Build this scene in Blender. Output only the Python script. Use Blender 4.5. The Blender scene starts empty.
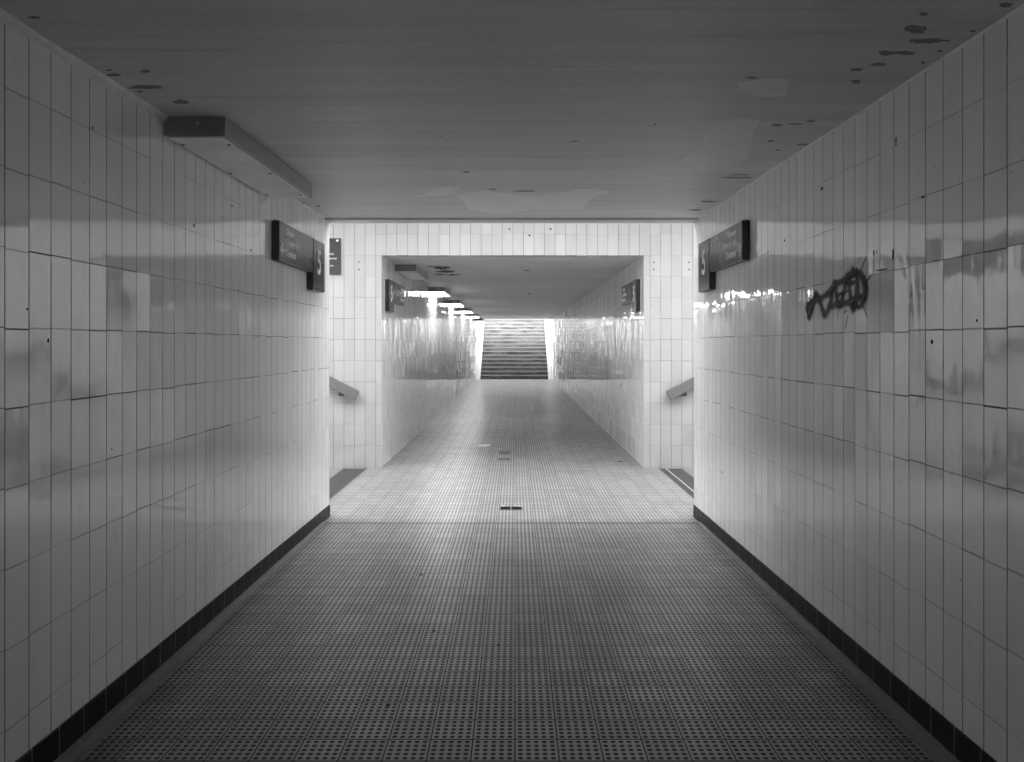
import bpy, bmesh, math, random
from mathutils import Vector, Matrix

S = bpy.context.scene
C = S.collection
R = math.radians

# ------------------------------------------------------------------ layout (metres)
CAM = Vector((0.028, 0.0, 1.470))
F = 809.0                      # focal length in pixels of a 1024 px wide frame
VX, VY = 515.0, 344.0          # where the tunnel axis meets the frame
HW = 1.555                     # half width of the tunnel
H = 2.520                      # ceiling height
Y0 = -7.5                      # open end behind the viewer
YB = -10.1                      # closing wall of the roofless slot added behind the viewer for light
Y1 = 6.90                      # end of the near tunnel
Y2 = 9.58                      # front wall of the cross passage
Y3 = 34.6                      # end of the far tunnel's ceiling
YS = 33.72                     # first riser of the far stairs
GROUND = 3.55                  # street level
FT = 0.1565                    # floor tile pitch
XO = 12.0


KC = 0.0075                    # the near ceiling falls slightly towards the viewer


def ceil_z(y):
    return H - (Y1 - y) * KC if y < Y1 else H


def ceil_pt(px, py):
    d = (H - KC * Y1 - CAM.z) / ((VY - py) / F - KC)
    if d > Y1:
        d = (H - CAM.z) * F / (VY - py)
    return Vector(((px - VX) * d / F + CAM.x, d, ceil_z(d)))


def floor_pt(px, py, z=0.0):
    d = (CAM.z - z) * F / (py - VY)
    return Vector(((px - VX) * d / F + CAM.x, d, z))


def wall_pt(px, py, x):
    d = (x - CAM.x) * F / (px - VX)
    return Vector((x, d, CAM.z - (py - VY) * d / F))


# ------------------------------------------------------------------ node helper
class NT:
    def __init__(self, name):
        self.m = bpy.data.materials.new(name)
        self.m.use_nodes = True
        self.t = self.m.node_tree
        self.n = self.t.nodes
        self.bsdf = self.n['Principled BSDF']
        self.out = self.n['Material Output']

    def link(self, v, sock):
        if isinstance(v, bpy.types.NodeSocket):
            self.t.links.new(v, sock)
        else:
            try:
                sock.default_value = v
            except Exception:
                sock.default_value = (v, v, v, 1) if not hasattr(v, '__len__') else v

    def op(self, o, a, b=None, c=None, clamp=False):
        k = self.n.new('ShaderNodeMath')
        k.operation = o
        k.use_clamp = clamp
        self.link(a, k.inputs[0])
        if b is not None:
            self.link(b, k.inputs[1])
        if c is not None:
            self.link(c, k.inputs[2])
        return k.outputs[0]

    def vop(self, o, a, b=None, s=None):
        k = self.n.new('ShaderNodeVectorMath')
        k.operation = o
        self.link(a, k.inputs[0])
        if b is not None:
            self.link(b, k.inputs[1])
        if s is not None:
            self.link(s, k.inputs['Scale'])
        return k.outputs[0]

    def step(self, x, lo, hi, a=0.0, b=1.0):
        k = self.n.new('ShaderNodeMapRange')
        k.interpolation_type = 'SMOOTHSTEP'
        self.link(x, k.inputs[0])
        for i, v in enumerate((lo, hi, a, b)):
            self.link(v, k.inputs[i + 1])
        return k.outputs[0]

    def mixf(self, f, a, b):
        k = self.n.new('ShaderNodeMix')
        k.data_type = 'FLOAT'
        self.link(f, k.inputs[0]); self.link(a, k.inputs[2]); self.link(b, k.inputs[3])
        return k.outputs[0]

    def xyz(self, x=0.0, y=0.0, z=0.0):
        k = self.n.new('ShaderNodeCombineXYZ')
        self.link(x, k.inputs[0]); self.link(y, k.inputs[1]); self.link(z, k.inputs[2])
        return k.outputs[0]

    def sep(self, v):
        k = self.n.new('ShaderNodeSeparateXYZ')
        self.link(v, k.inputs[0])
        return k.outputs

    def noise(self, vec, scale=1.0, detail=2.0, rough=0.5):
        k = self.n.new('ShaderNodeTexNoise')
        self.link(vec, k.inputs['Vector'])
        k.inputs['Scale'].default_value = scale
        k.inputs['Detail'].default_value = detail
        k.inputs['Roughness'].default_value = rough
        return k.outputs['Fac'], k.outputs['Color']

    def white(self, vec):
        k = self.n.new('ShaderNodeTexWhiteNoise')
        k.noise_dimensions = '3D'
        self.link(vec, k.inputs['Vector'])
        return k.outputs['Value'], k.outputs['Color']

    def geo(self):
        g = self.n.new('ShaderNodeNewGeometry')
        return g.outputs['Position'], g.outputs['True Normal']

    def obj(self):
        return self.n.new('ShaderNodeTexCoord').outputs['Object']

    def grey(self, f):
        k = self.n.new('ShaderNodeCombineColor')
        for i in range(3):
            self.link(f, k.inputs[i])
        return k.outputs[0]

    def set(self, **kw):
        for k, v in kw.items():
            self.link(v, self.bsdf.inputs[k.replace('_', ' ')])
        return self.m


def plain(name, v, rough=0.5, amount=0.12, scale=14.0, metal=0.0, spec=0.5):
    """Grey paint, metal or plastic with a little procedural unevenness."""
    t = NT(name)
    f, _ = t.noise(t.obj(), scale, 4.0, 0.6)
    k = t.op('MULTIPLY_ADD', f, 2 * amount, 1 - amount)
    t.set(Base_Color=t.grey(t.op('MULTIPLY', k, v)), Roughness=t.op('MULTIPLY_ADD', f, 0.15, rough - 0.07),
          Metallic=metal)
    t.bsdf.inputs['Specular IOR Level'].default_value = spec
    return t.m


# ------------------------------------------------------------------ materials
def tile_material():
    t = NT('glazed_wall_tile')
    P, N = t.geo()
    p, n = t.sep(P), t.sep(N)
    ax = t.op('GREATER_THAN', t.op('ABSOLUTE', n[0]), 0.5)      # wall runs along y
    u0 = t.mixf(ax, t.op('SUBTRACT', p[0], 0.003), t.op('SUBTRACT', p[1], 0.010))
    u = t.op('DIVIDE', u0, 0.125)
    col = t.op('FLOOR', u)
    fu = t.op('SUBTRACT', u, col)
    plane = t.op('ROUND', t.op('ADD', t.op('MULTIPLY', n[0], 3.0), t.op('MULTIPLY', p[0], t.mixf(ax, 0.0, 0.7))))
    jit = t.op('MULTIPLY_ADD', t.white(t.xyz(col, 3.3, plane))[0], 0.028, -0.014)
    v = t.op('ADD', t.op('DIVIDE', t.op('SUBTRACT', p[2], 0.020), 0.25), jit)
    row = t.op('FLOOR', v)
    fv = t.op('SUBTRACT', v, row)
    rnd, rndc = t.white(t.xyz(col, row, plane))
    r = t.sep(rndc)
    um = t.op('MULTIPLY', t.op('SUBTRACT', fu, 0.5), 0.125)
    vm = t.op('MULTIPLY', t.op('SUBTRACT', fv, 0.5), 0.25)
    # surface slopes inside one tile: slight dome, its own tilt, rippled glaze
    nf, nc = t.noise(P, 9.0, 2.0, 0.5)
    w = t.sep(nc)
    uvv = t.mixf(ax, p[0], p[1])
    sf, sc = t.noise(t.xyz(t.op('MULTIPLY', uvv, 38.0), t.op('MULTIPLY', p[2], 3.0), plane), 1.0, 2.0, 0.5)
    s2 = t.sep(sc)
    su = t.op('ADD', t.op('MULTIPLY', um, 0.14), t.op('MULTIPLY_ADD', r[0], 0.050, -0.025))
    su = t.op('ADD', su, t.op('MULTIPLY_ADD', w[0], 0.060, -0.030))
    su = t.op('ADD', su, t.op('MULTIPLY_ADD', s2[0], 0.090, -0.045))
    sv = t.op('ADD', t.op('MULTIPLY', vm, 0.020), t.op('MULTIPLY_ADD', r[1], 0.008, -0.004))
    sv = t.op('ADD', sv, t.op('MULTIPLY_ADD', w[1], 0.036, -0.018))
    U = t.xyz(t.op('SUBTRACT', 1.0, ax), ax, 0.0)
    nn = t.vop('SUBTRACT', N, t.vop('SCALE', U, s=su))
    nn = t.vop('SUBTRACT', nn, t.xyz(0.0, 0.0, sv))
    nn = t.vop('NORMALIZE', nn)
    # joints
    du = t.op('MULTIPLY', t.op('MINIMUM', fu, t.op('SUBTRACT', 1.0, fu)), 0.125)
    dv = t.op('MULTIPLY', t.op('MINIMUM', fv, t.op('SUBTRACT', 1.0, fv)), 0.25)
    wob, _ = t.noise(P, 3.0, 3.0, 0.6)
    wu = t.op('MULTIPLY_ADD', wob, 0.0018, 0.0012)
    gu = t.op('SUBTRACT', 1.0, t.step(du, wu, t.op('ADD', wu, 0.0010)))
    wv = t.op('MULTIPLY_ADD', r[2], 0.0018, 0.0012)
    gv = t.op('SUBTRACT', 1.0, t.step(dv, wv, t.op('ADD', wv, 0.0010)))
    gv = t.op('MULTIPLY', gv, t.step(t.white(t.xyz(col, t.op('ROUND', v), t.op('ADD', plane, 9.5)))[0], 0.0, 0.8, 0.55, 1.0))
    gv = t.op('MULTIPLY', gv, t.step(t.op('ABSOLUTE', t.op('SUBTRACT', p[2], 1.42)), 0.15, 0.85, 1.0, 0.62))   # courses at hand height have lost most of their white filler
    gu = t.op('MULTIPLY', gu, t.step(wob, 0.3, 0.6, 0.85, 1.0))
    g = t.op('MAXIMUM', gu, gv)
    # body colour
    smear, _ = t.noise(t.xyz(t.op('MULTIPLY', uvv, 6.0), t.op('MULTIPLY', p[2], 1.2), plane), 1.0, 5.0, 0.65)
    base = t.op('MULTIPLY_ADD', r[1], 0.05, t.mixf(ax, 0.49, 0.93))   # same tile, painted darker on passage faces to offset their stronger light
    base = t.op('MULTIPLY', base, t.step(smear, 0.25, 0.6, 0.92, 1.0))
    sp, _ = t.noise(P, 42.0, 2.0, 0.5)
    base = t.op('MULTIPLY', base, t.step(sp, 0.205, 0.235, 0.25, 1.0))
    colr = t.mixf(g, base, 0.09)
    rough = t.mixf(g, t.step(smear, 0.35, 0.75, 0.03, 0.09), 0.8)
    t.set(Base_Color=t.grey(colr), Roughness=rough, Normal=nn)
    t.bsdf.inputs['Specular IOR Level'].default_value = 0.85
    t.bsdf.inputs['IOR'].default_value = 1.75
    return t.m


def floor_material():
    t = NT('studded_floor_tile')
    P, N = t.geo()
    p = t.sep(P)
    x = t.op('DIVIDE', t.op('SUBTRACT', p[0], 0.028), FT)
    y = t.op('DIVIDE', t.op('SUBTRACT', p[1], 3.008), FT)
    cx, cy = t.op('FLOOR', x), t.op('FLOOR', y)
    fx, fy = t.op('SUBTRACT', x, cx), t.op('SUBTRACT', y, cy)
    rnd, rc = t.white(t.xyz(cx, cy, 1.7))

    def cell(f):
        a = t.op('DIVIDE', t.op('SUBTRACT', f, 0.03), 0.188)
        return t.op('MULTIPLY', t.op('SUBTRACT', t.op('FRACT', a), 0.5), 0.188 * FT)
    ddx, ddy = cell(fx), cell(fy)
    rr = t.op('SQRT', t.op('ADD', t.op('MULTIPLY', ddx, ddx), t.op('MULTIPLY', ddy, ddy)))
    stud_shade = t.op('SUBTRACT', 1.0, t.step(rr, 0.0080, 0.0108))  # shaded sides of the raised studs, put into the colour as dark spots
    jx = t.op('MULTIPLY', t.op('MINIMUM', fx, t.op('SUBTRACT', 1.0, fx)), FT)
    jy = t.op('MULTIPLY', t.op('MINIMUM', fy, t.op('SUBTRACT', 1.0, fy)), FT)
    j = t.op('SUBTRACT', 1.0, t.step(t.op('MINIMUM', jx, t.op('MULTIPLY', jy, 0.7)), 0.0018, 0.0032))
    inside = t.op('GREATER_THAN', t.op('MINIMUM', jx, jy), 0.0046)
    stud_shade = t.op('MULTIPLY', stud_shade, inside)
    n1, _ = t.noise(P, 1.3, 5.0, 0.65)
    n2, _ = t.noise(P, 30.0, 3.0, 0.6)
    n3, _ = t.noise(P, 160.0, 2.0, 0.5)
    far = t.op('GREATER_THAN', p[1], 6.650)          # paler tiles from the cross passage on
    base = t.op('MULTIPLY_ADD', rnd, 0.10, t.mixf(far, 0.26, 0.305))
    base = t.op('MULTIPLY', base, t.op('MULTIPLY_ADD', n1, 0.30, 0.84))
    base = t.op('MULTIPLY', base, t.op('MULTIPLY_ADD', n2, 0.30, 0.84))
    base = t.op('MULTIPLY', base, t.op('MULTIPLY_ADD', n3, 0.4, 0.8))
    dk = t.op('MULTIPLY_ADD', n2, 0.05, t.mixf(far, 0.0, 0.06))
    c = t.mixf(stud_shade, base, dk)
    c = t.mixf(j, c, 0.018)
    seam = t.op('SUBTRACT', 1.0, t.step(t.op('ABSOLUTE', t.op('SUBTRACT', p[1], 6.650)), 0.015, 0.022))
    c = t.mixf(seam, c, 0.02)
    rough = t.mixf(t.op('MAXIMUM', stud_shade, j), t.op('MULTIPLY_ADD', n2, 0.2, 0.22), 0.7)
    t.set(Base_Color=t.grey(c), Roughness=rough)
    return t.m


def ceiling_material():
    t = NT('painted_board_marked_concrete')
    P, N = t.geo()
    p = t.sep(P)
    a, _ = t.noise(t.xyz(t.op('MULTIPLY', p[0], 0.45), t.op('MULTIPLY', p[1], 9.0), p[2]), 1.0, 5.0, 0.6)
    b, bc = t.noise(t.xyz(t.op('MULTIPLY', p[0], 1.2), t.op('MULTIPLY', p[1], 34.0), p[2]), 1.0, 3.0, 0.6)
    c, _ = t.noise(P, 60.0, 3.0, 0.6)
    big, _ = t.noise(t.xyz(t.op('MULTIPLY', p[0], 0.3), t.op('MULTIPLY', p[1], 0.9), p[2]), 1.0, 3.0, 0.5)
    v = t.op('MULTIPLY', 0.66, t.op('MULTIPLY_ADD', a, 0.50, 0.75))
    v = t.op('MULTIPLY', v, t.op('MULTIPLY_ADD', c, 0.24, 0.88))
    v = t.op('MULTIPLY', v, t.op('MULTIPLY_ADD', big, 0.40, 0.80))
    # thin board joints across the tunnel
    ln = t.step(b, 0.30, 0.42, 0.82, 1.0)
    v = t.op('MULTIPLY', v, ln)
    sl = t.sep(bc)
    sy = t.op('MULTIPLY_ADD', sl[0], 0.05, -0.025)
    nn = t.vop('NORMALIZE', t.vop('SUBTRACT', N, t.xyz(0.0, sy, 0.0)))
    t.set(Base_Color=t.grey(v), Roughness=0.5, Normal=nn)
    t.bsdf.inputs['Specular IOR Level'].default_value = 0.4
    return t.m


def baseboard_material():
    t = NT('black_skirting_tile')
    P, N = t.geo()
    p = t.sep(P)
    y = t.op('DIVIDE', t.op('SUBTRACT', p[1], 2.64), 0.159)
    cy = t.op('FLOOR', y)
    fy = t.op('SUBTRACT', y, cy)
    r, _ = t.white(t.xyz(cy, 4.0, 1.0))
    j = t.op('MULTIPLY', t.op('MINIMUM', fy, t.op('SUBTRACT', 1.0, fy)), 0.159)
    j = t.op('SUBTRACT', 1.0, t.step(j, 0.0017, 0.0030))
    n, _ = t.noise(P, 12.0, 3.0, 0.6)
    g = t.op('MULTIPLY_ADD', n, 0.5, 0.0)
    c = t.mixf(j, t.op('MULTIPLY_ADD', r, 0.006, 0.006), g)
    t.set(Base_Color=t.grey(c), Roughness=t.mixf(j, 0.4, 0.8))
    t.bsdf.inputs['Specular IOR Level'].default_value = 0.14
    return t.m


def step_material():
    t = NT('worn_concrete_step')
    P, N = t.geo()
    p = t.sep(P)
    a, _ = t.noise(t.xyz(t.op('MULTIPLY', p[0], 1.6), t.op('MULTIPLY', p[1], 3.0), t.op('MULTIPLY', p[2], 9.0)), 1.0, 5.0, 0.65)
    b, _ = t.noise(P, 18.0, 3.0, 0.6)
    v = t.step(a, 0.30, 0.62, 0.06, 0.23)
    v = t.op('MULTIPLY', v, t.step(b, 0.28, 0.44, 0.35, 1.0))
    t.set(Base_Color=t.grey(v), Roughness=0.75)
    return t.m


def emit(name, strength):
    t = NT(name)
    f, _ = t.noise(t.obj(), 3.0, 2.0)
    t.set(Base_Color=(0.8, 0.8, 0.8, 1), Emission_Color=(1, 1, 1, 1),
          Emission_Strength=t.op('MULTIPLY_ADD', f, 0.3 * strength, 0.85 * strength), Roughness=0.4)
    return t.m


def spray_material():
    t = NT('black_spray_paint')
    uv = t.n.new('ShaderNodeUVMap').outputs[0]
    s = t.sep(uv)
    P, N = t.geo()
    n, _ = t.noise(P, 55.0, 3.0, 0.7)
    e = t.op('ABSOLUTE', t.op('MULTIPLY_ADD', s[1], 2.0, -1.0))
    a = t.op('SUBTRACT', 1.0, t.step(t.op('ADD', e, t.op('MULTIPLY_ADD', n, 0.5, -0.25)), 0.05, 1.0))
    a = t.op('MULTIPLY', a, 0.93)
    t.set(Base_Color=t.grey(0.018), Roughness=0.6, Alpha=a)
    return t.m


M = {
    'tile': tile_material(),
    'floor': floor_material(),
    'ceil': ceiling_material(),
    'skirt': baseboard_material(),
    'step': step_material(),
    'bare': plain('bare_concrete_under_paint', 0.24, 0.8, 0.4, 30),
    'bare_dark': plain('sooty_bare_concrete', 0.07, 0.8, 0.4, 30),
    'patch': plain('repainted_ceiling_patch', 0.76, 0.5, 0.12, 9),
    'hole': plain('dark_hole', 0.010, 0.9, 0.12, 14, 0.0, 0.1),
    'bead': plain('plaster_bead', 0.85, 0.6, 0.25, 20),
    'cove': plain('cement_cove', 0.16, 0.7, 0.3, 20),
    'grout_trim': plain('white_tile_edge', 0.72, 0.2, 0.06, 6),
    'housing': plain('grey_lamp_housing', 0.36, 0.38, 0.15, 12),
    'housing_end': plain('dark_lamp_end_plate', 0.18, 0.45, 0.15, 12),
    'cover_off': plain('dull_lamp_cover', 0.85, 0.35, 0.34, 7),
    'cover_on': emit('lit_lamp_cover', 26.0),
    'screw': plain('black_screw', 0.02, 0.4),
    'steel': plain('bright_screw', 0.75, 0.25, 0.1, 10, 0.8),
    'sign': plain('blue_grey_sign_face', 0.08, 0.20, 0.06, 4, 0.0, 0.16),
    'sign_dark': plain('black_sign_end', 0.010, 0.35),
    'sign_slot': plain('grey_sign_slot', 0.13, 0.45),
    'letter': plain('white_lettering', 0.92, 0.5, 0.03, 14, 0.0, 0.3),
    'rail': plain('brushed_grey_handrail', 0.18, 0.42, 0.12, 30),
    'bracket': plain('dark_bracket', 0.06, 0.4),
    'grate': plain('dark_drain_bars', 0.07, 0.55, 0.3, 20),
    'pit': plain('drain_pit', 0.03, 0.9),
    'landing': plain('grey_landing_concrete', 0.22, 0.7, 0.25, 12),
    'edge': plain('pale_metal_edging', 0.45, 0.4, 0.1, 12),
    'nosing': plain('pale_step_nosing', 0.34, 0.6, 0.2, 25),
    'curb': plain('white_stair_side', 0.6, 0.5, 0.08, 6),
    'sky_blocker': plain('sky_blocker_concrete', 0.5, 0.8, 0.15, 6),
    'scrap': plain('dark_scrap', 0.02, 0.7),
    'paper': plain('white_paper', 0.85, 0.7, 0.08),
    'patch_tile': plain('darker_replacement_tile', 0.11, 0.5, 0.2, 60),
    'spray': spray_material(),
}


# ------------------------------------------------------------------ mesh helpers
def box_bm(bm, lo, hi, mi=0):
    x0, y0, z0 = lo
    x1, y1, z1 = hi
    v = [bm.verts.new(p) for p in ((x0, y0, z0), (x1, y0, z0), (x1, y1, z0), (x0, y1, z0),
                                   (x0, y0, z1), (x1, y0, z1), (x1, y1, z1), (x0, y1, z1))]
    fs = []
    for q in ((0, 3, 2, 1), (4, 5, 6, 7), (0, 1, 5, 4), (1, 2, 6, 5), (2, 3, 7, 6), (3, 0, 4, 7)):
        f = bm.faces.new([v[i] for i in q])
        f.material_index = mi
        fs.append(f)
    return fs


def link(name, bm, mats, parent=None, bevel=0.0, loc=None):
    if bevel:
        bmesh.ops.bevel(bm, geom=list(bm.edges), offset=bevel, segments=2, affect='EDGES', profile=0.5)
    bmesh.ops.recalc_face_normals(bm, faces=bm.faces)
    me = bpy.data.meshes.new(name)
    bm.to_mesh(me)
    bm.free()
    for m in (mats if isinstance(mats, (list, tuple)) else [mats]):
        me.materials.append(m)
    o = bpy.data.objects.new(name, me)
    C.objects.link(o)
    if parent:
        o.parent = parent
    if loc:
        o.location = loc
    return o


def box(name, lo, hi, mat, parent=None, bevel=0.0):
    bm = bmesh.new()
    box_bm(bm, lo, hi)
    return link(name, bm, mat, parent, bevel)


def prism(name, poly, axis, a, b, mat, parent=None, bevel=0.0):
    """poly: 2-D outline; axis 'y' -> outline in (x, z); axis 'x' -> outline in (y, z)"""
    bm = bmesh.new()
    def P(q, t):
        return (q[0], t, q[1]) if axis == 'y' else (t, q[0], q[1])
    A = [bm.verts.new(P(q, a)) for q in poly]
    B = [bm.verts.new(P(q, b)) for q in poly]
    bm.faces.new(A)
    bm.faces.new(B[::-1])
    n = len(poly)
    for i in range(n):
        bm.faces.new((A[i], B[i], B[(i + 1) % n], A[(i + 1) % n]))
    return link(name, bm, mat, parent, bevel)


def struct(o):
    o['kind'] = 'structure'
    return o


def tag(o, label, cat, group=None):
    o['label'] = label
    o['category'] = cat
    if group:
        o['group'] = group
    return o


def empty(name, loc, label, cat, group=None):
    o = bpy.data.objects.new(name, None)
    o.empty_display_size = 0.1
    C.objects.link(o)
    o.location = loc
    return tag(o, label, cat, group)


def disc(bm, c, nrm, r, h, seg=10):
    """short cylinder standing on c along nrm"""
    q = Vector(nrm).to_track_quat('Z', 'Y').to_matrix().to_4x4()
    mt = Matrix.Translation(Vector(c) + Vector(nrm) * h / 2) @ q
    bmesh.ops.create_cone(bm, cap_ends=True, segments=seg, radius1=r, radius2=r * 0.85, depth=h, matrix=mt)


# ------------------------------------------------------------------ the setting
def blob_outline(w, h, seed, n=18):
    rd = random.Random(seed)
    pts = []
    for i in range(n):
        a = 2 * math.pi * i / n
        k = rd.uniform(0.55, 1.1)
        pts.append((math.cos(a) * w / 2 * k, math.sin(a) * h / 2 * k))
    return pts


def flake(bm, pts, thick, mi):
    """thin irregular patch hanging 'thick' below the ceiling"""
    A = [bm.verts.new((p.x, p.y, p.z + 0.002)) for p in pts]
    B = [bm.verts.new((p.x, p.y, p.z - thick)) for p in pts]
    f = bm.faces.new(A); f.material_index = mi
    f = bm.faces.new(B[::-1]); f.material_index = mi
    n = len(pts)
    for i in range(n):
        f = bm.faces.new((A[i], B[i], B[(i + 1) % n], A[(i + 1) % n])); f.material_index = mi


# near tunnel ceiling with its peeled spots, repainted patches and the drip groove at its edge
bm = bmesh.new()
box_bm(bm, (-HW - .02, Y0, H), (HW + .02, Y1 - 0.17, GROUND))
for v in bm.verts:
    if v.co.z < H + .1:
        v.co.z = ceil_z(v.co.y)
box_bm(bm, (-HW - .02, Y1 - 0.17, H - .020), (HW + .02, Y1, GROUND))      # drip edge
peel = [(923.5, 14, 9, 3), (916.8, 29, 27, 9), (926.9, 40.6, 52, 5), (886, 53, 20, 5), (904, 53, 24, 5),
        (878.2, 64.5, 18, 4), (855.7, 69.5, 14, 3), (856, 82, 11, 4), (973.2, 31, 6, 2), (940, 51, 8, 2),
        (923, 62.5, 5, 3), (1006, 5, 14, 5), (752, 77.6, 13, 2), (777.4, 125, 12, 2.2), (796, 124, 16, 1.4),
        (811, 121, 9, 2), (770.7, 141, 8, 1.6), (802.6, 144.5, 12, 1.6), (778, 150, 5, 1.5), (735.4, 177.4, 33, 1.4),
        (740, 174.7, 25, 1.0), (708.6, 201.5, 22, 1.6), (695, 210, 14, 1.6), (34, 17.3, 14, 2.5),
        (114, 74.8, 16, 2.5), (109, 69.8, 7, 2), (145.7, 71, 12, 3.5), (144, 86.6, 40, 4.5), (181, 101.8, 17, 5),
        (140.4, 91.3, 8, 2), (466, 172, 8, 1.5), (492, 189, 14, 1.2), (525, 191, 24, 1.4), (441, 136, 3, 1.2),
        (300, 203, 10, 1.4), (318, 206, 6, 1.4), (574, 141, 8, 1.0), (655, 124, 3, 2)]
for i, (px, py, w, h) in enumerate(peel):
    flake(bm, [ceil_pt(px + a, py + b) for a, b in blob_outline(w, h, 40 + i)], 0.0015, 1)
for pts in (((680, 161), (690, 154), (700, 149), (708, 133), (717, 121), (738, 118), (760, 119), (752, 138), (748, 158), (735, 164), (716, 171), (698, 170)),
            ((413, 196.5), (430, 191), (449, 186.5), (461, 187), (452, 191.5), (448, 194.5)),
            ((455, 195.5), (468, 194), (485, 190.5), (505, 192.5), (520, 195), (540, 195.5), (560, 192.5), (579, 188.5), (596, 188), (612, 191.5), (595, 196.5), (588, 202), (582, 210), (520, 212), (468, 210), (465, 203)),
            ((737, 82), (760, 79), (789, 79), (787, 95), (762, 97), (744, 92))):
    rd = random.Random(len(pts))
    ps = [Vector(q) for q in pts]
    for k in range(2):                                   # ragged brush edges
        qs = []
        for a, b in zip(ps, ps[1:] + ps[:1]):
            m = (a + b) / 2
            e = (b - a).length * .10
            qs += [a, m + Vector((rd.uniform(-e, e), rd.uniform(-e, e) * .6))]
        ps = qs
    flake(bm, [ceil_pt(*q) for q in ps], 0.0006, 2)
struct(link('ceiling', bm, [M['ceil'], M['bare'], M['patch']]))

# ceiling of the far tunnel
bm = bmesh.new()
box_bm(bm, (-HW - .02, Y2 + 0.12, H), (HW + .02, Y3, GROUND))
for i, (px, py, w, h) in enumerate([(442, 268, 17, 4.2), (446, 271.5, 22, 2.8), (440, 274.3, 14, 1.4), (453, 274.8, 14, 1.4), (434, 266.5, 20, 0.8), (527, 270.5, 5, 1.0), (529, 294, 3, 1.0)]):
    flake(bm, [ceil_pt(px + a, py + b) for a, b in blob_outline(w, h, 140 + i)], 0.002, 1)
struct(link('ceiling_far', bm, [M['ceil'], M['bare_dark']]))


# unseen slab added above the picture to keep sky light off the lintel
struct(box('ceiling_sky_blocker', (-3.4, Y2 - 1.15, 3.2), (3.4, Y2, GROUND), M['sky_blocker']))

# walls
def wall(name, lo, hi, spots=()):
    bm = bmesh.new()
    box_bm(bm, lo, hi)
    for i, (c, nrm, w, h) in enumerate(spots):          # chips in the glaze
        t1 = Vector((0, 1, 0)) if abs(nrm[0]) > .5 else Vector((1, 0, 0))
        pts = [c + t1 * a + Vector((0, 0, b)) for a, b in blob_outline(w, h, 300 + i, 9)]
        A = [bm.verts.new(p + Vector(nrm) * 0.0008) for p in pts]
        B = [bm.verts.new(p - Vector(nrm) * 0.002) for p in pts]
        f = bm.faces.new(A); f.material_index = 1
        for k in range(len(A)):
            f = bm.faces.new((A[k], B[k], B[(k + 1) % len(A)], A[(k + 1) % len(A)])); f.material_index = 1
    return struct(link(name, bm, [M['tile'], M['hole']]))


lc = [(wall_pt(px, py, -HW), (1, 0, 0), w, h) for px, py, w, h in
      ((194, 225.5, .02, .022), (48, 340.5, .012, .018), (27, 309, .01, .01), (232, 206, .02, .014), (92.5, 128, .012, .012), (238, 290, .03, .008), (251, 250, .03, .012))]
rc = [(wall_pt(px, py, HW), (-1, 0, 0), w, h) for px, py, w, h in
      ((784.5, 240.5, .022, .022), (768, 252, .03, .012), (822, 188.5, .03, .02), (896, 142, .012, .05), (932, 342, .02, .02), (977, 320.5, .01, .012), (923, 197, .03, .01), (874, 253, .012, .03), (893, 254, .014, .05), (722, 472, .02, .03))]
wall('wall_left', (-XO, Y0, -.3), (-HW, Y1, GROUND), lc)
wall('wall_right', (HW, Y0, -.3), (XO, Y1, GROUND), rc)
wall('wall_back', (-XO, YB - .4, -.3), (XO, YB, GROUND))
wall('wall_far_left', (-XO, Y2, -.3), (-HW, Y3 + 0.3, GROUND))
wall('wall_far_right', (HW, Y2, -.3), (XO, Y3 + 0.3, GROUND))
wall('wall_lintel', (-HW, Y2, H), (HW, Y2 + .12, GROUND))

# floor and landings
struct(box('floor', (-1.72, YB - .1, -.3), (1.72, YS + .05, 0), M['floor']))
for s, nm in ((-1, 'floor_left'), (1, 'floor_right')):
    bm = bmesh.new()
    for a, b, z in ((1.72, 2.0, -.05), (2.0, 2.34, 0)):
        x0, x1 = sorted((s * a, s * b))
        box_bm(bm, (x0, Y1, -.3), (x1, Y2, z), 1 if z else 0)
    struct(link(nm, bm, [M['landing'], M['pit']]))

# skirting, cove and plaster beads
def loft(name, rings, mat):
    bm = bmesh.new()
    V = [[bm.verts.new(q) for q in r] for r in rings]
    n = len(V[0])
    for a, b in zip(V, V[1:]):
        for i in range(n):
            bm.faces.new((a[i], b[i], b[(i + 1) % n], a[(i + 1) % n]))
    bm.faces.new(V[0]); bm.faces.new(V[-1][::-1])
    return struct(link(name, bm, mat))


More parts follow.
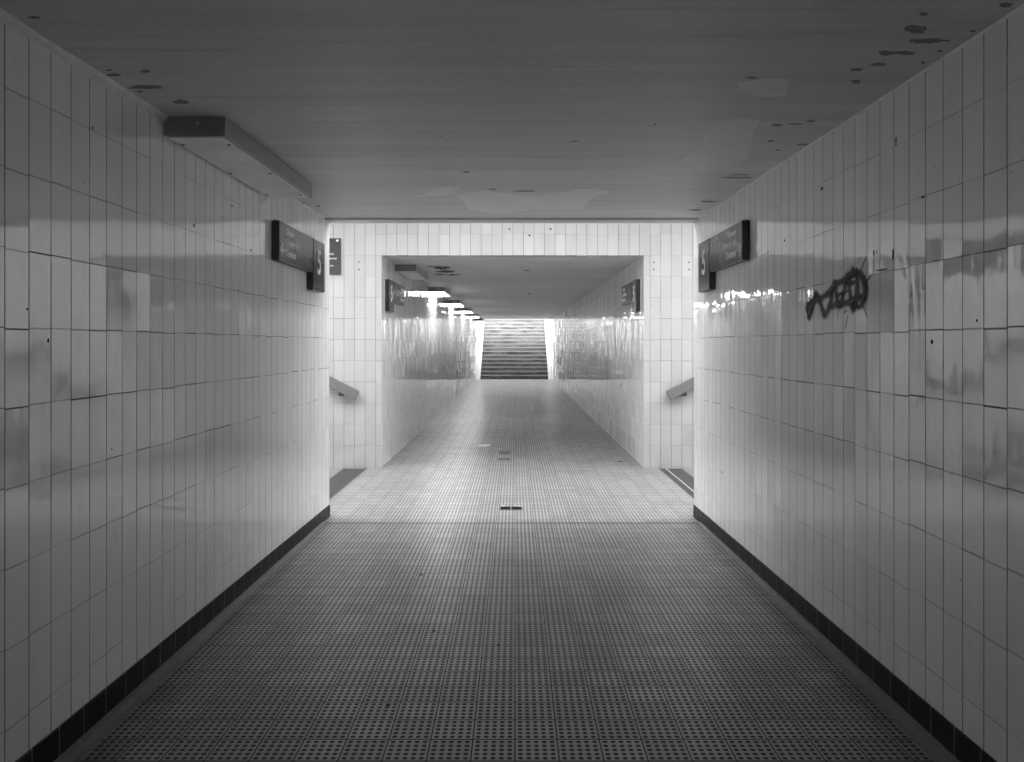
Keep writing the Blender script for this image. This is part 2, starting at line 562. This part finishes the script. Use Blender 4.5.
k = 0
for s, nm in ((-1, 'baseboard_left'), (1, 'baseboard_right')):
    rings, cove = [], []
    for y in (Y1 - .002, 1.0, Y0):                   # skirting and cove grow slightly towards the viewer
        q = Y1 - max(y, 1.0)
        zt = .100 + .011 * q
        e = s * (HW - .007)
        rings.append([(s * HW, y, 0), (s * HW, y, zt), (s * (HW - .005), y, zt), (e, y, zt - .003), (e, y, 0)])
        ch, cw = .014 + .0075 * q, .026 + .004 * q
        yc = min(y, Y1 - .25)
        cove.append([(e, yc, 0), (e, yc, ch), (e - s * cw * .2, yc, ch * .5), (e - s * cw * .7, yc, ch * .12), (e - s * cw, yc, 0)])
    loft(nm, rings, M['skirt'])
    k += 1
    loft('trim_%d' % k, cove, M['cove'])
for s, w, ya, yb in ((-1, .024, Y0, 3.66), (-1, .010, 5.31, Y1 - .2), (1, .009, Y0, Y1 - .2)):
    k += 1
    rd = random.Random(k)
    bm = bmesh.new()
    n = 60
    rings = []
    for i in range(n + 1):
        y = ya + (yb - ya) * i / n
        a = w * rd.uniform(.75, 1.2)
        rings.append([bm.verts.new(q) for q in ((s * HW, y, ceil_z(y)), (s * HW, y, ceil_z(y) - a), (s * (HW - a * .6), y, ceil_z(y) - a * .55), (s * (HW - a), y, ceil_z(y)))])
    for a, b in zip(rings, rings[1:]):
        for i in range(4):
            bm.faces.new((a[i], b[i], b[(i + 1) % 4], a[(i + 1) % 4]))
    bm.faces.new(rings[0]); bm.faces.new(rings[-1][::-1])
    struct(link('trim_%d' % k, bm, M['bead']))

# screw holes left in the front wall
bm = bmesh.new()
for px, py in ((653.7, 262.4), (653.7, 269.4), (689, 262.4), (689, 269.4), (359, 262), (359, 269.5)):
    x = (px - VX) * Y2 / F + CAM.x
    z = CAM.z - (py - VY) * Y2 / F
    disc(bm, (x, Y2 - .0, z), (0, -1, 0), .009, .004, 8)
for px, py, r in ((509.5, 229, .01), (529.5, 235.5, .012), (550.5, 229, .012)):
    x = (px - VX) * Y2 / F + CAM.x
    disc(bm, (x, Y2, CAM.z - (py - VY) * Y2 / F), (0, -1, 0), r, .003, 7)
holes = link('screw_hole', bm, M['hole'], bpy.data.objects['wall_lintel'])


# ------------------------------------------------------------------ drain channels at the stair feet
for s, side in ((-1, 'left'), (1, 'right')):
    t = empty('drain_channel', (s * 1.86, (Y1 + Y2) / 2, 0), 'dark slotted drain channel at the foot of the %s side stairs' % side, 'drain', 'drain channels of the cross passage')
    L = Y2 - Y1 - .02
    bm = bmesh.new()
    n = 92
    for i in range(n):
        y = -L / 2 + .02 + (L - .04) * i / (n - 1)
        box_bm(bm, (-.125, y - .0105, -.02), (.125, y + .0105, -.002))
    link('grating', bm, M['grate'], t)
    bm = bmesh.new()
    for a in (-1, 1):
        x0, x1 = sorted((a * .138, a * .122))
        box_bm(bm, (x0, -L / 2, -.049), (x1, L / 2, 0))
    link('frame', bm, M['grate'], t)
    if s > 0:
        st = prism('edging_strip', [(-.06, 0), (-.048, 0), (-.048, .006), (-.06, .006)], 'y', -L / 2 + .05, L / 2 - .02, M['edge'], t)
        st['label'] = 'thin pale strip lying along the grating'
        st.location.z = -.001


# ------------------------------------------------------------------ lamps on the ceiling beside the left wall
def lamp(y0, L, lit, label, drop=0.0):
    W, Hh = .275, .086
    t = empty('ceiling_lamp', (-HW, y0, H - drop), label, 'lamp', 'row of box lamps along the left wall')
    # housing: shallow box with chamfered lower edges, one steel shell
    bm = bmesh.new()
    prof = [(0.001, 0), (0.001, -Hh + .006), (.006, -Hh), (W - .006, -Hh), (W, -Hh + .006), (W, 0)]
    A = [bm.verts.new((x, 0.006, z)) for x, z in prof]
    B = [bm.verts.new((x, L - .006, z)) for x, z in prof]
    bm.faces.new(A); bm.faces.new(B[::-1])
    for i in range(len(prof)):
        bm.faces.new((A[i], B[i], B[(i + 1) % len(prof)], A[(i + 1) % len(prof)]))
    link('housing', bm, M['housing'], t)
    if drop:
        box('mounting_bar', (.04, .03, -.002), (W - .04, L - .03, drop), M['housing_end'], t)
    for ya, yb in ((0, .006), (L - .006, L)):
        e = box('end_plate', (.001, ya, -Hh - .001), (W + .001, yb, 0), M['housing_end'], t)
    # cover, slightly proud of the housing with a bevelled rim
    c = box('cover', (.012, .02, -Hh - .007), (W - .012, L - .02, -Hh - .0005), M['cover_on'] if lit else M['cover_off'], t, bevel=.003)
    c['label'] = 'glowing white cover' if lit else 'dull unlit cover'
    for y in (.09 * L, .5 * L, .91 * L):
        for x in (.03, W - .03):
            bm = bmesh.new()
            disc(bm, (x, y, -Hh - .007), (0, 0, -1), .0085, .003, 10)
            link('screw', bm, M['screw'], c)
    bm = bmesh.new()
    disc(bm, (W * .55, 0, -.032), (0, -1, 0), .011, .004, 10)
    link('indicator', bm, M['steel'] if lit else M['housing'], t)
    return t


lamp(3.645, 1.55, False, 'unlit grey box lamp at upper left, nearest of the lamps, under the near ceiling', .024)
lamp(10.68, 1.42, False, 'unlit box lamp just inside the far tunnel, above the small left sign')
lamp(14.9, 1.42, True, 'nearest glowing box lamp in the far tunnel')
lamp(19.35, 1.42, True, 'second glowing box lamp in the far tunnel')
lamp(23.85, 1.42, True, 'third glowing box lamp in the far tunnel')
lamp(28.4, 1.42, True, 'fourth and farthest glowing box lamp in the far tunnel')
lamp(33.0, 1.42, False, 'unlit box lamp at the end of the far tunnel, beside the bright stairs')


# ------------------------------------------------------------------ direction signs
def text(name, body, size, loc, rot, parent, align='LEFT', sx=1.0, bold=0.0):
    cu = bpy.data.curves.new(name, 'FONT')
    cu.body = body
    cu.size = size
    cu.align_x = align
    cu.extrude = 0.0006
    cu.offset = bold
    cu.space_line = 1.1
    cu.materials.append(M['letter'])
    tmp = bpy.data.objects.new('tmp', cu)
    C.objects.link(tmp)
    bpy.context.view_layer.update()
    me = bpy.data.meshes.new_from_object(tmp.evaluated_get(bpy.context.evaluated_depsgraph_get()))
    bpy.data.objects.remove(tmp)
    me.name = name
    o = bpy.data.objects.new(name, me)
    C.objects.link(o)
    o.parent = parent
    o.location = loc
    o.rotation_euler = rot
    o.scale = (sx, 1, 1)
    return o


D = .050


def sign(s, ytext, ynum, label, group, words, near):
    """s: -1 left wall, +1 right wall; ytext / ynum: (start, end) along the tunnel"""
    ya = min(ytext[0], ynum[0])
    t = empty('direction_sign', (s * HW, ya, 1.889 if near else 1.874), label, 'sign', group)
    zt, zb, zn = .385, .132, 0.0
    def bx(nm, y0, y1, z0, z1, d0, d1, mat, par=t, bev=.002):
        x0, x1 = sorted((-s * d0, -s * d1))
        return box(nm, (x0, y0 - ya, z0), (x1, y1 - ya, z1), mat, par, bev)
    g = .012
    tp = bx('text_panel', ytext[0] + .012, ytext[1] - g, zb, zt, .001, D, M['sign'])
    npn = bx('number_panel', ynum[0] + g, ynum[1] - .004, zn, zt, .001, D, M['sign'])
    bx('spacer', ytext[1] - g if ytext[1] <= ynum[0] + .01 else ynum[1] - .004, ynum[0] + g if ytext[1] <= ynum[0] + .01 else ytext[0] + .012, zb + .004, zt - .004, .001, D - .022, M['sign_dark'], t, 0)
    first_text = ytext[0] < ynum[0]
    ends = [(ytext[0], zb - .001, zt + .001)] if first_text else [(ynum[0], zn - .001, zt + .001)]
    for y, z0, z1 in ends:
        e = bx('end_cap', y, y + .012, z0, z1, .001, D + .001, M['sign_dark'])
        e['label'] = 'black end cap'
    if first_text:
        bx('end_cap', ynum[0] - .002, ynum[0] + g + .001, zn - .001, zb, .001, D + .0005, M['sign_dark'])
    bx('bottom_rail', ytext[0] + .012, ytext[1] - g, zb - .006, zb, .004, D - .004, M['sign_slot'], t, 0)
    bx('bottom_rail', ynum[0] + g, ynum[1] - .004, zn - .006, zn, .004, D - .004, M['sign_slot'], t, 0)
    bm = bmesh.new()
    x0, x1 = sorted((-s * .004, -s * .020))
    box_bm(bm, (x0, ytext[0] - ya + .02, zt), (x1, ytext[0] - ya + .05, zt + .014))
    link('mounting_clip', bm, M['steel'], t, .003)
    # face lettering: the face looks to +x on the left wall, to -x on the right wall
    rot = (R(90), 0, R(90)) if s < 0 else (R(90), 0, R(-90))
    fx = -s * (D + .0008)
    ym = (ynum[0] + ynum[1]) / 2 - ya
    text('number', '5', .27, (fx, ym, .13), rot, npn, 'CENTER', .9, .005)
    # reading direction on the left wall runs away from the viewer (+y), on the right wall towards
    if first_text:
        near_edge = ytext[0] - ya + .012
        ty = near_edge + .14
        al = 'LEFT' if s < 0 else 'RIGHT'
    else:
        near_edge = ytext[1] - ya - .012
        ty = near_edge - .14
        al = 'RIGHT' if s < 0 else 'LEFT'
    for i, wd in enumerate(words):
        text('lettering', wd, .064, (fx, ty, zb + .180 - .070 * i), rot, tp, al, 1.05, .0030)
    # arrow: shaft with an open head
    d = -1 if first_text else 1                     # towards the near end or the far end
    yc = near_edge - d * .062
    bm = bmesh.new()
    zc = zb + .067
    def bar(p, q, w=.018):
        p, q = Vector(p), Vector(q)
        n = (q - p).normalized()
        m = Vector((-n.y, n.x)) * w / 2
        c = [p + m, p - m, q - m, q + m]
        A = [bm.verts.new((fx - .0006, v.x, v.y)) for v in c]
        B = [bm.verts.new((fx + .0006, v.x, v.y)) for v in c]
        bm.faces.new(A); bm.faces.new(B[::-1])
        for i in range(4):
            bm.faces.new((A[i], B[i], B[(i + 1) % 4], A[(i + 1) % 4]))
    tip = (yc + d * .045, zc)
    bar((yc - d * .045, zc), tip)
    bar((yc + d * .005, zc + .042), tip)
    bar((yc + d * .005, zc - .042), tip)
    link('arrow', bm, M['letter'], tp)
    return t


W3 = ('Uitgang', 'Centrale hal', 'Centrum')
sign(-1, (5.26, 6.15), (6.15, 6.52), 'long dark sign with a white 5 on the near left wall below the unlit lamp', 'direction signs on the tunnel walls', W3, True)
sign(1, (5.26, 6.15), (6.15, 6.52), 'long dark sign with a white 5 on the near right wall, left of the graffiti', 'direction signs on the tunnel walls', W3, True)
sign(-1, (10.26, 11.22), (9.86, 10.25), 'small dark sign on the left wall just inside the far tunnel', 'direction signs on the tunnel walls', W3, False)
sign(1, (10.26, 11.22), (9.86, 10.25), 'small dark sign on the right wall just inside the far tunnel', 'direction signs on the tunnel walls', W3, False)

# flat sign on the white front wall, half hidden by the near left wall
t = empty('wall_sign', (-2.46, Y2, 2.292), 'flat dark sign on the white wall, partly hidden behind the near left wall', 'sign')
box('panel', (-.43, -.022, 0), (.43, -.001, .428), M['sign'], t, .002)
for z, wd, xr in ((.235, 'Uitgang', .375), (.178, 'Centrale hal', .41), (.095, 'Centrum', .375)):
    text('lettering', wd, .034, (xr - .03, -.0228, z), (R(90), 0, 0), t, 'RIGHT')
bm = bmesh.new()
disc(bm, (.39, -.022, .40), (0, -1, 0), .015, .004, 12)
link('screw', bm, M['steel'], t)


# ------------------------------------------------------------------ side stairs and their handrails
TR, RI = .31, .16
for s, side in ((-1, 'left'), (1, 'right')):
    t = empty('side_staircase', (s * 2.34, (Y1 + Y2) / 2, 0), 'concrete stairs climbing to the %s out of the cross passage' % side, 'stairs', 'side stairs')
    for i in range(21):
        x0, x1 = sorted((s * TR * i, s * (TR * (i + 1) + .02)))
        box('step', (x0, Y1 - (Y1 + Y2) / 2 + .002, RI * i - .02 if i else 0), (x1, (Y2 - Y1) / 2 - .002, RI * (i + 1)), M['step'], t)
    # handrail: flat board on brackets along the front wall
    r = empty('handrail', (s * 1.80, Y2 - .075, .915), 'grey flat handrail sloping up to the %s on the white wall' % side, 'handrail', 'handrails of the side stairs')
    ang = math.atan2(RI, TR)
    L = 5.6
    ca, sa = math.cos(ang), math.sin(ang)
    bm = bmesh.new()
    # outline in (x, z): square cut lower end
    a = Vector((0, 0)); b = Vector((s * L * ca, L * sa))
    nrm = Vector((s * sa, -ca)) * .117
    q = [a, b, b + nrm, a + nrm]
    A = [bm.verts.new((v.x, -.02, v.y)) for v in q]
    B = [bm.verts.new((v.x, .02, v.y)) for v in q]
    bm.faces.new(A); bm.faces.new(B[::-1])
    for i in range(4):
        bm.faces.new((A[i], B[i], B[(i + 1) % 4], A[(i + 1) % 4]))
    link('rail', bm, M['rail'], r, .004)
    for j in range(5):
        u = .18 + 1.25 * j
        c = Vector((s * u * ca, u * sa)) + nrm
        bm = bmesh.new()
        box_bm(bm, (c.x - .03, -.012, c.y - .035), (c.x + .03, .012, c.y + .012))
        box_bm(bm, (c.x - .018, .0, c.y - .035), (c.x + .018, .074, c.y - .008))
        link('bracket', bm, M['bracket'], r, .003)


# ------------------------------------------------------------------ far stairs
SW = 1.41
t = empty('far_staircase', (0, YS, 0), 'wide concrete stairs climbing into daylight at the end of the far tunnel', 'stairs')
FR, FTR = .165, .30
NS = 21
for i in range(NS):
    rd = random.Random(i)
    st = box('step', (-SW, FTR * i, FR * i - .03 if i else 0), (SW, FTR * (i + 1) + .03, FR * (i + 1) - .035), M['step'], t)
    bm = bmesh.new()
    box_bm(bm, (-SW, FTR * i - .018, FR * (i + 1) - .035), (SW, FTR * (i + 1) + .03, FR * (i + 1)))
    link('tread', bm, M['nosing'], st, .004)
for s in (-1, 1):
    x = [s * (SW + .002), s * (HW - .004)]
    x.sort()
    Lh = FTR * NS
    prism('stair_curb', [(-.30, 0), (Lh, 0), (Lh, FR * NS + .16), (0, .16)], 'x', x[0], x[1], M['curb'], t)

for s, nm in ((-1, 'wall_stair_left'), (1, 'wall_stair_right')):
    x = sorted((s * HW, s * (HW + .25)))
    y = Y3 + .3
    zz = (y - YS) / FTR * FR
    struct(prism(nm, [(y, 0), (y + 6, 0), (y + 6, zz + 6 / FTR * FR + .9), (y + .6, zz + .6 / FTR * FR + .9), (y, GROUND - .6)], 'x', x[0], x[1], M['tile']))

# small things on the floor
def drain(px, py):
    c = floor_pt(px, py)
    t = empty('floor_drain', (c.x, c.y, 0), 'small floor drain with two dark slots in the middle of the cross passage', 'drain')
    box('frame', (-.105, -.075, .0), (.105, .075, .004), M['patch_tile'], t, .0015)
    for s in (-1, 1):
        bm = bmesh.new()
        box_bm(bm, (s * .05 - .042, -.055, .004), (s * .05 + .042, .05, .0065))
        link('slot', bm, M['hole'], t, .001)
    bm = bmesh.new()
    rd = random.Random(5)
    for i in range(5):
        x = rd.uniform(-.08, .09)
        p = [(x + rd.uniform(-.02, .02), .075 + rd.uniform(-.03, .03), .005 + rd.uniform(0, .006)) for _ in range(4)]
        bmesh.ops.convex_hull(bm, input=[bm.verts.new(q) for q in p])
    o = link('leaf_litter', bm, M['paper'], t)
    o['label'] = 'pale litter caught behind the slots'


drain(511, 508.5)


def tile_patch(px, py, dy, label):
    c = floor_pt(px, py)
    bm = bmesh.new()
    box_bm(bm, (-.077, -dy, -.001), (.077, dy, .003))
    o = link('patched_tile', bm, M['patch_tile'], None, .0012, (c.x, c.y, 0))
    tag(o, label, 'floor tile', 'replaced floor tiles')


tile_patch(504.5, 452.6, .16, 'darker replacement floor tile in the far tunnel mouth, the farther of two')
tile_patch(504, 459, .085, 'darker replacement floor tile in the far tunnel mouth, the nearer of two')

c = floor_pt(484, 446.2)
bm = bmesh.new()
rd = random.Random(3)
n = 8
top = []
for i in range(n + 1):
    x = -.085 + .17 * i / n
    top.append([bm.verts.new((x, y + rd.uniform(-.01, .01), .012 + rd.uniform(0, .02))) for y in (-.03, .03)] +
               [bm.verts.new((x, y + rd.uniform(-.01, .01), .002)) for y in (.035, -.035)])
for a, b in zip(top, top[1:]):
    for i in range(4):
        bm.faces.new((a[i], b[i], b[(i + 1) % 4], a[(i + 1) % 4]))
bm.faces.new(top[0]); bm.faces.new(top[-1][::-1])
o = link('paper_scrap', bm, M['paper'], None, 0, (c.x, c.y, 0))
o.rotation_euler.z = .25
tag(o, 'crumpled white paper strip on the floor at the far tunnel mouth', 'litter')


def scrap(px, py, w, l, label, seed, nm='dark_scrap', rz=0.2):
    c = floor_pt(px, py)
    rd = random.Random(seed)
    bm = bmesh.new()
    vs = []
    for i in range(14):
        a = 2 * math.pi * i / 14
        k = rd.uniform(.7, 1.05)
        vs.append(bm.verts.new((math.cos(a) * w / 2 * k, math.sin(a) * l / 2 * k, 0.0005)))
        vs.append(bm.verts.new((math.cos(a) * w / 2.6 * k, math.sin(a) * l / 2.6 * k, rd.uniform(.002, .005))))
    bmesh.ops.convex_hull(bm, input=vs)
    o = link(nm, bm, M['scrap'], None, 0, (c.x, c.y, 0))
    o.rotation_euler.z = rz
    tag(o, label, 'litter')


scrap(620.5, 461.7, .085, .06, 'small black scrap on the floor near the far tunnel right wall', 1)
scrap(434, 631, .018, .03, 'dark speck of dirt left of centre on the near floor', 2, 'dirt_lump')
scrap(498.5, 645, .014, .03, 'dark speck of dirt at the centre of the near floor', 3, 'dirt_lump')
scrap(388, 705, .022, .02, 'dark speck of dirt at lower left on the near floor', 4, 'dirt_lump')
scrap(421, 575, .03, .025, 'dark speck of dirt in the middle distance left of centre', 6, 'dirt_lump')
scrap(854, 667, .022, .03, 'dark speck of dirt beside the right skirting', 7, 'dirt_lump')


# ------------------------------------------------------------------ graffiti
def graffiti():
    X = HW
    bm = bmesh.new()
    uvl = bm.loops.layers.uv.new('UVMap')
    strokes = [
        ([(165, 520), (172, 600), (180, 665), (210, 580), (235, 480), (232, 400), (262, 430), (290, 490), (310, 570), (330, 640), (365, 570), (395, 480), (412, 380), (425, 275), (433, 360), (450, 460), (475, 560), (498, 480), (520, 390), (545, 270), (560, 340), (578, 430), (600, 590), (625, 530), (640, 400), (640, 260)], 52),
        ([(155, 515), (250, 480), (320, 450), (390, 390), (430, 330), (520, 285), (600, 235), (660, 205), (705, 255), (735, 340), (742, 430), (700, 500), (640, 555)], 46),
        ([(150, 560), (230, 520), (240, 470)], 60),
        ([(360, 555), (450, 512), (540, 508), (620, 475), (690, 430)], 40),
        ([(650, 200), (655, 320), (645, 480), (610, 560)], 62),
        ([(680, 240), (712, 330), (715, 410), (675, 500)], 70),
        ([(530, 250), (600, 220), (650, 195)], 60),
        ([(440, 440), (500, 410), (560, 390)], 20),
        ([(545, 275), (590, 330), (630, 300)], 44),
        ([(350, 430), (395, 400), (420, 330)], 60),
        ([(595, 150), (625, 215), (640, 260)], 22),
        ([(735, 60), (705, 130), (680, 205)], 18),
        ([(778, 248), (735, 300)], 20),
        ([(703, 525), (738, 632)], 16),
        ([(556, 625), (548, 690), (535, 752)], 14),
        ([(550, 570), (525, 600)], 18),
        ([(462, 570), (462, 650)], 10),
        ([(835, 195), (890, 190), (940, 182)], 12),
        ([(838, 0), (836, 40)], 14),
        ([(805, 90), (812, 200)], 10),
        ([(690, 60), (655, 110)], 8),
    ]
    def W(q):
        return wall_pt(790 + q[0] / 9.52, 250 + q[1] / 9.52, X)
    for k, (pts, w) in enumerate(strokes):
        off = X - .0012 - .00022 * k
        # resample
        P = [W(q) for q in pts]
        d = P[len(P) // 2].y
        wr = w / 9.52 * d / F * 2.7
        Q = []
        for a, b in zip(P, P[1:]):
            n = max(2, int((b - a).length / .02))
            for i in range(n):
                Q.append(a.lerp(b, i / n))
        Q.append(P[-1])
        for _ in range(2):
            Q = [Q[0]] + [(Q[i - 1] + Q[i] * 2 + Q[i + 1]) / 4 for i in range(1, len(Q) - 1)] + [Q[-1]]
        rows = []
        for i, q in enumerate(Q):
            tn = (Q[min(i + 1, len(Q) - 1)] - Q[max(i - 1, 0)])
            tn = Vector((0, tn.y, tn.z)).normalized()
            nr = Vector((0, -tn.z, tn.y))
            taper = min(1, .55 + .15 * min(i, len(Q) - 1 - i))
            rows.append([bm.verts.new((off, (q + nr * wr * e * taper).y, (q + nr * wr * e * taper).z)) for e in (-.5, .5)])
        for i in range(len(rows) - 1):
            f = bm.faces.new((rows[i][0], rows[i][1], rows[i + 1][1], rows[i + 1][0]))
            for lp, (uu, vv) in zip(f.loops, ((i, 0), (i, 1), (i + 1, 1), (i + 1, 0))):
                lp[uvl].uv = (uu / max(1, len(rows) - 1), vv)
    me = bpy.data.meshes.new('graffiti')
    bm.to_mesh(me); bm.free()
    me.materials.append(M['spray'])
    o = bpy.data.objects.new('graffiti_art', me)
    C.objects.link(o)
    tag(o, 'black spray-painted zigzag scrawl on the tiles of the right wall', 'graffiti')


graffiti()

# ------------------------------------------------------------------ daylight: overcast sky through the stairwells, the open passage and the slot added behind
w = bpy.data.worlds.new('overcast_sky')
S.world = w
w.use_nodes = True
bg = w.node_tree.nodes['Background']
bg.inputs[0].default_value = (1, 1, 1, 1)
bg.inputs[1].default_value = 7.5


def portal(loc, sx, sy, rot=(0, 0, 0)):
    l = bpy.data.lights.new('sky_portal', 'AREA')
    l.shape = 'RECTANGLE'
    l.size, l.size_y = sx, sy
    l.cycles.is_portal = True
    o = bpy.data.objects.new('sky_portal', l)
    o.location = loc
    o.rotation_euler = rot
    C.objects.link(o)


for s in (-1, 1):
    portal((s * XO, (Y1 + Y2) / 2, GROUND / 2), Y2 - Y1, GROUND, (R(90), 0, R(90) * s))
portal((0, Y3 + .35, GROUND / 2 + .9), 2 * HW, 2, (R(-90), 0, 0))
portal((0, (Y1 + Y2) / 2, GROUND), 2 * XO, Y2 - Y1)
portal((0, (Y0 + YB) / 2, GROUND), 2 * XO, Y0 - YB)  # opening added behind the viewer to brighten the near tunnel

# ------------------------------------------------------------------ camera and colour
cd = bpy.data.cameras.new('camera')
cd.sensor_width = 36
cd.lens = F / 1024 * 36
cd.shift_x = -(VX - 512) / 1024
cd.shift_y = -(381 - VY) / 1024
cd.clip_start = 0.02
cam = bpy.data.objects.new('camera', cd)
cam.location = CAM
cam.rotation_euler = (R(90), 0, 0)
C.objects.link(cam)
S.camera = cam

S.view_settings.view_transform = 'Standard'
S.view_settings.look = 'None'
S.view_settings.gamma = 1.0
S.view_settings.use_curve_mapping = False
S.view_settings.exposure = 0.0
S.cycles.max_bounces = 16
S.cycles.diffuse_bounces = 10
S.cycles.glossy_bounces = 8
S.cycles.transparent_max_bounces = 16
S.cycles.sample_clamp_indirect = 6.0
S.cycles.use_denoising = True
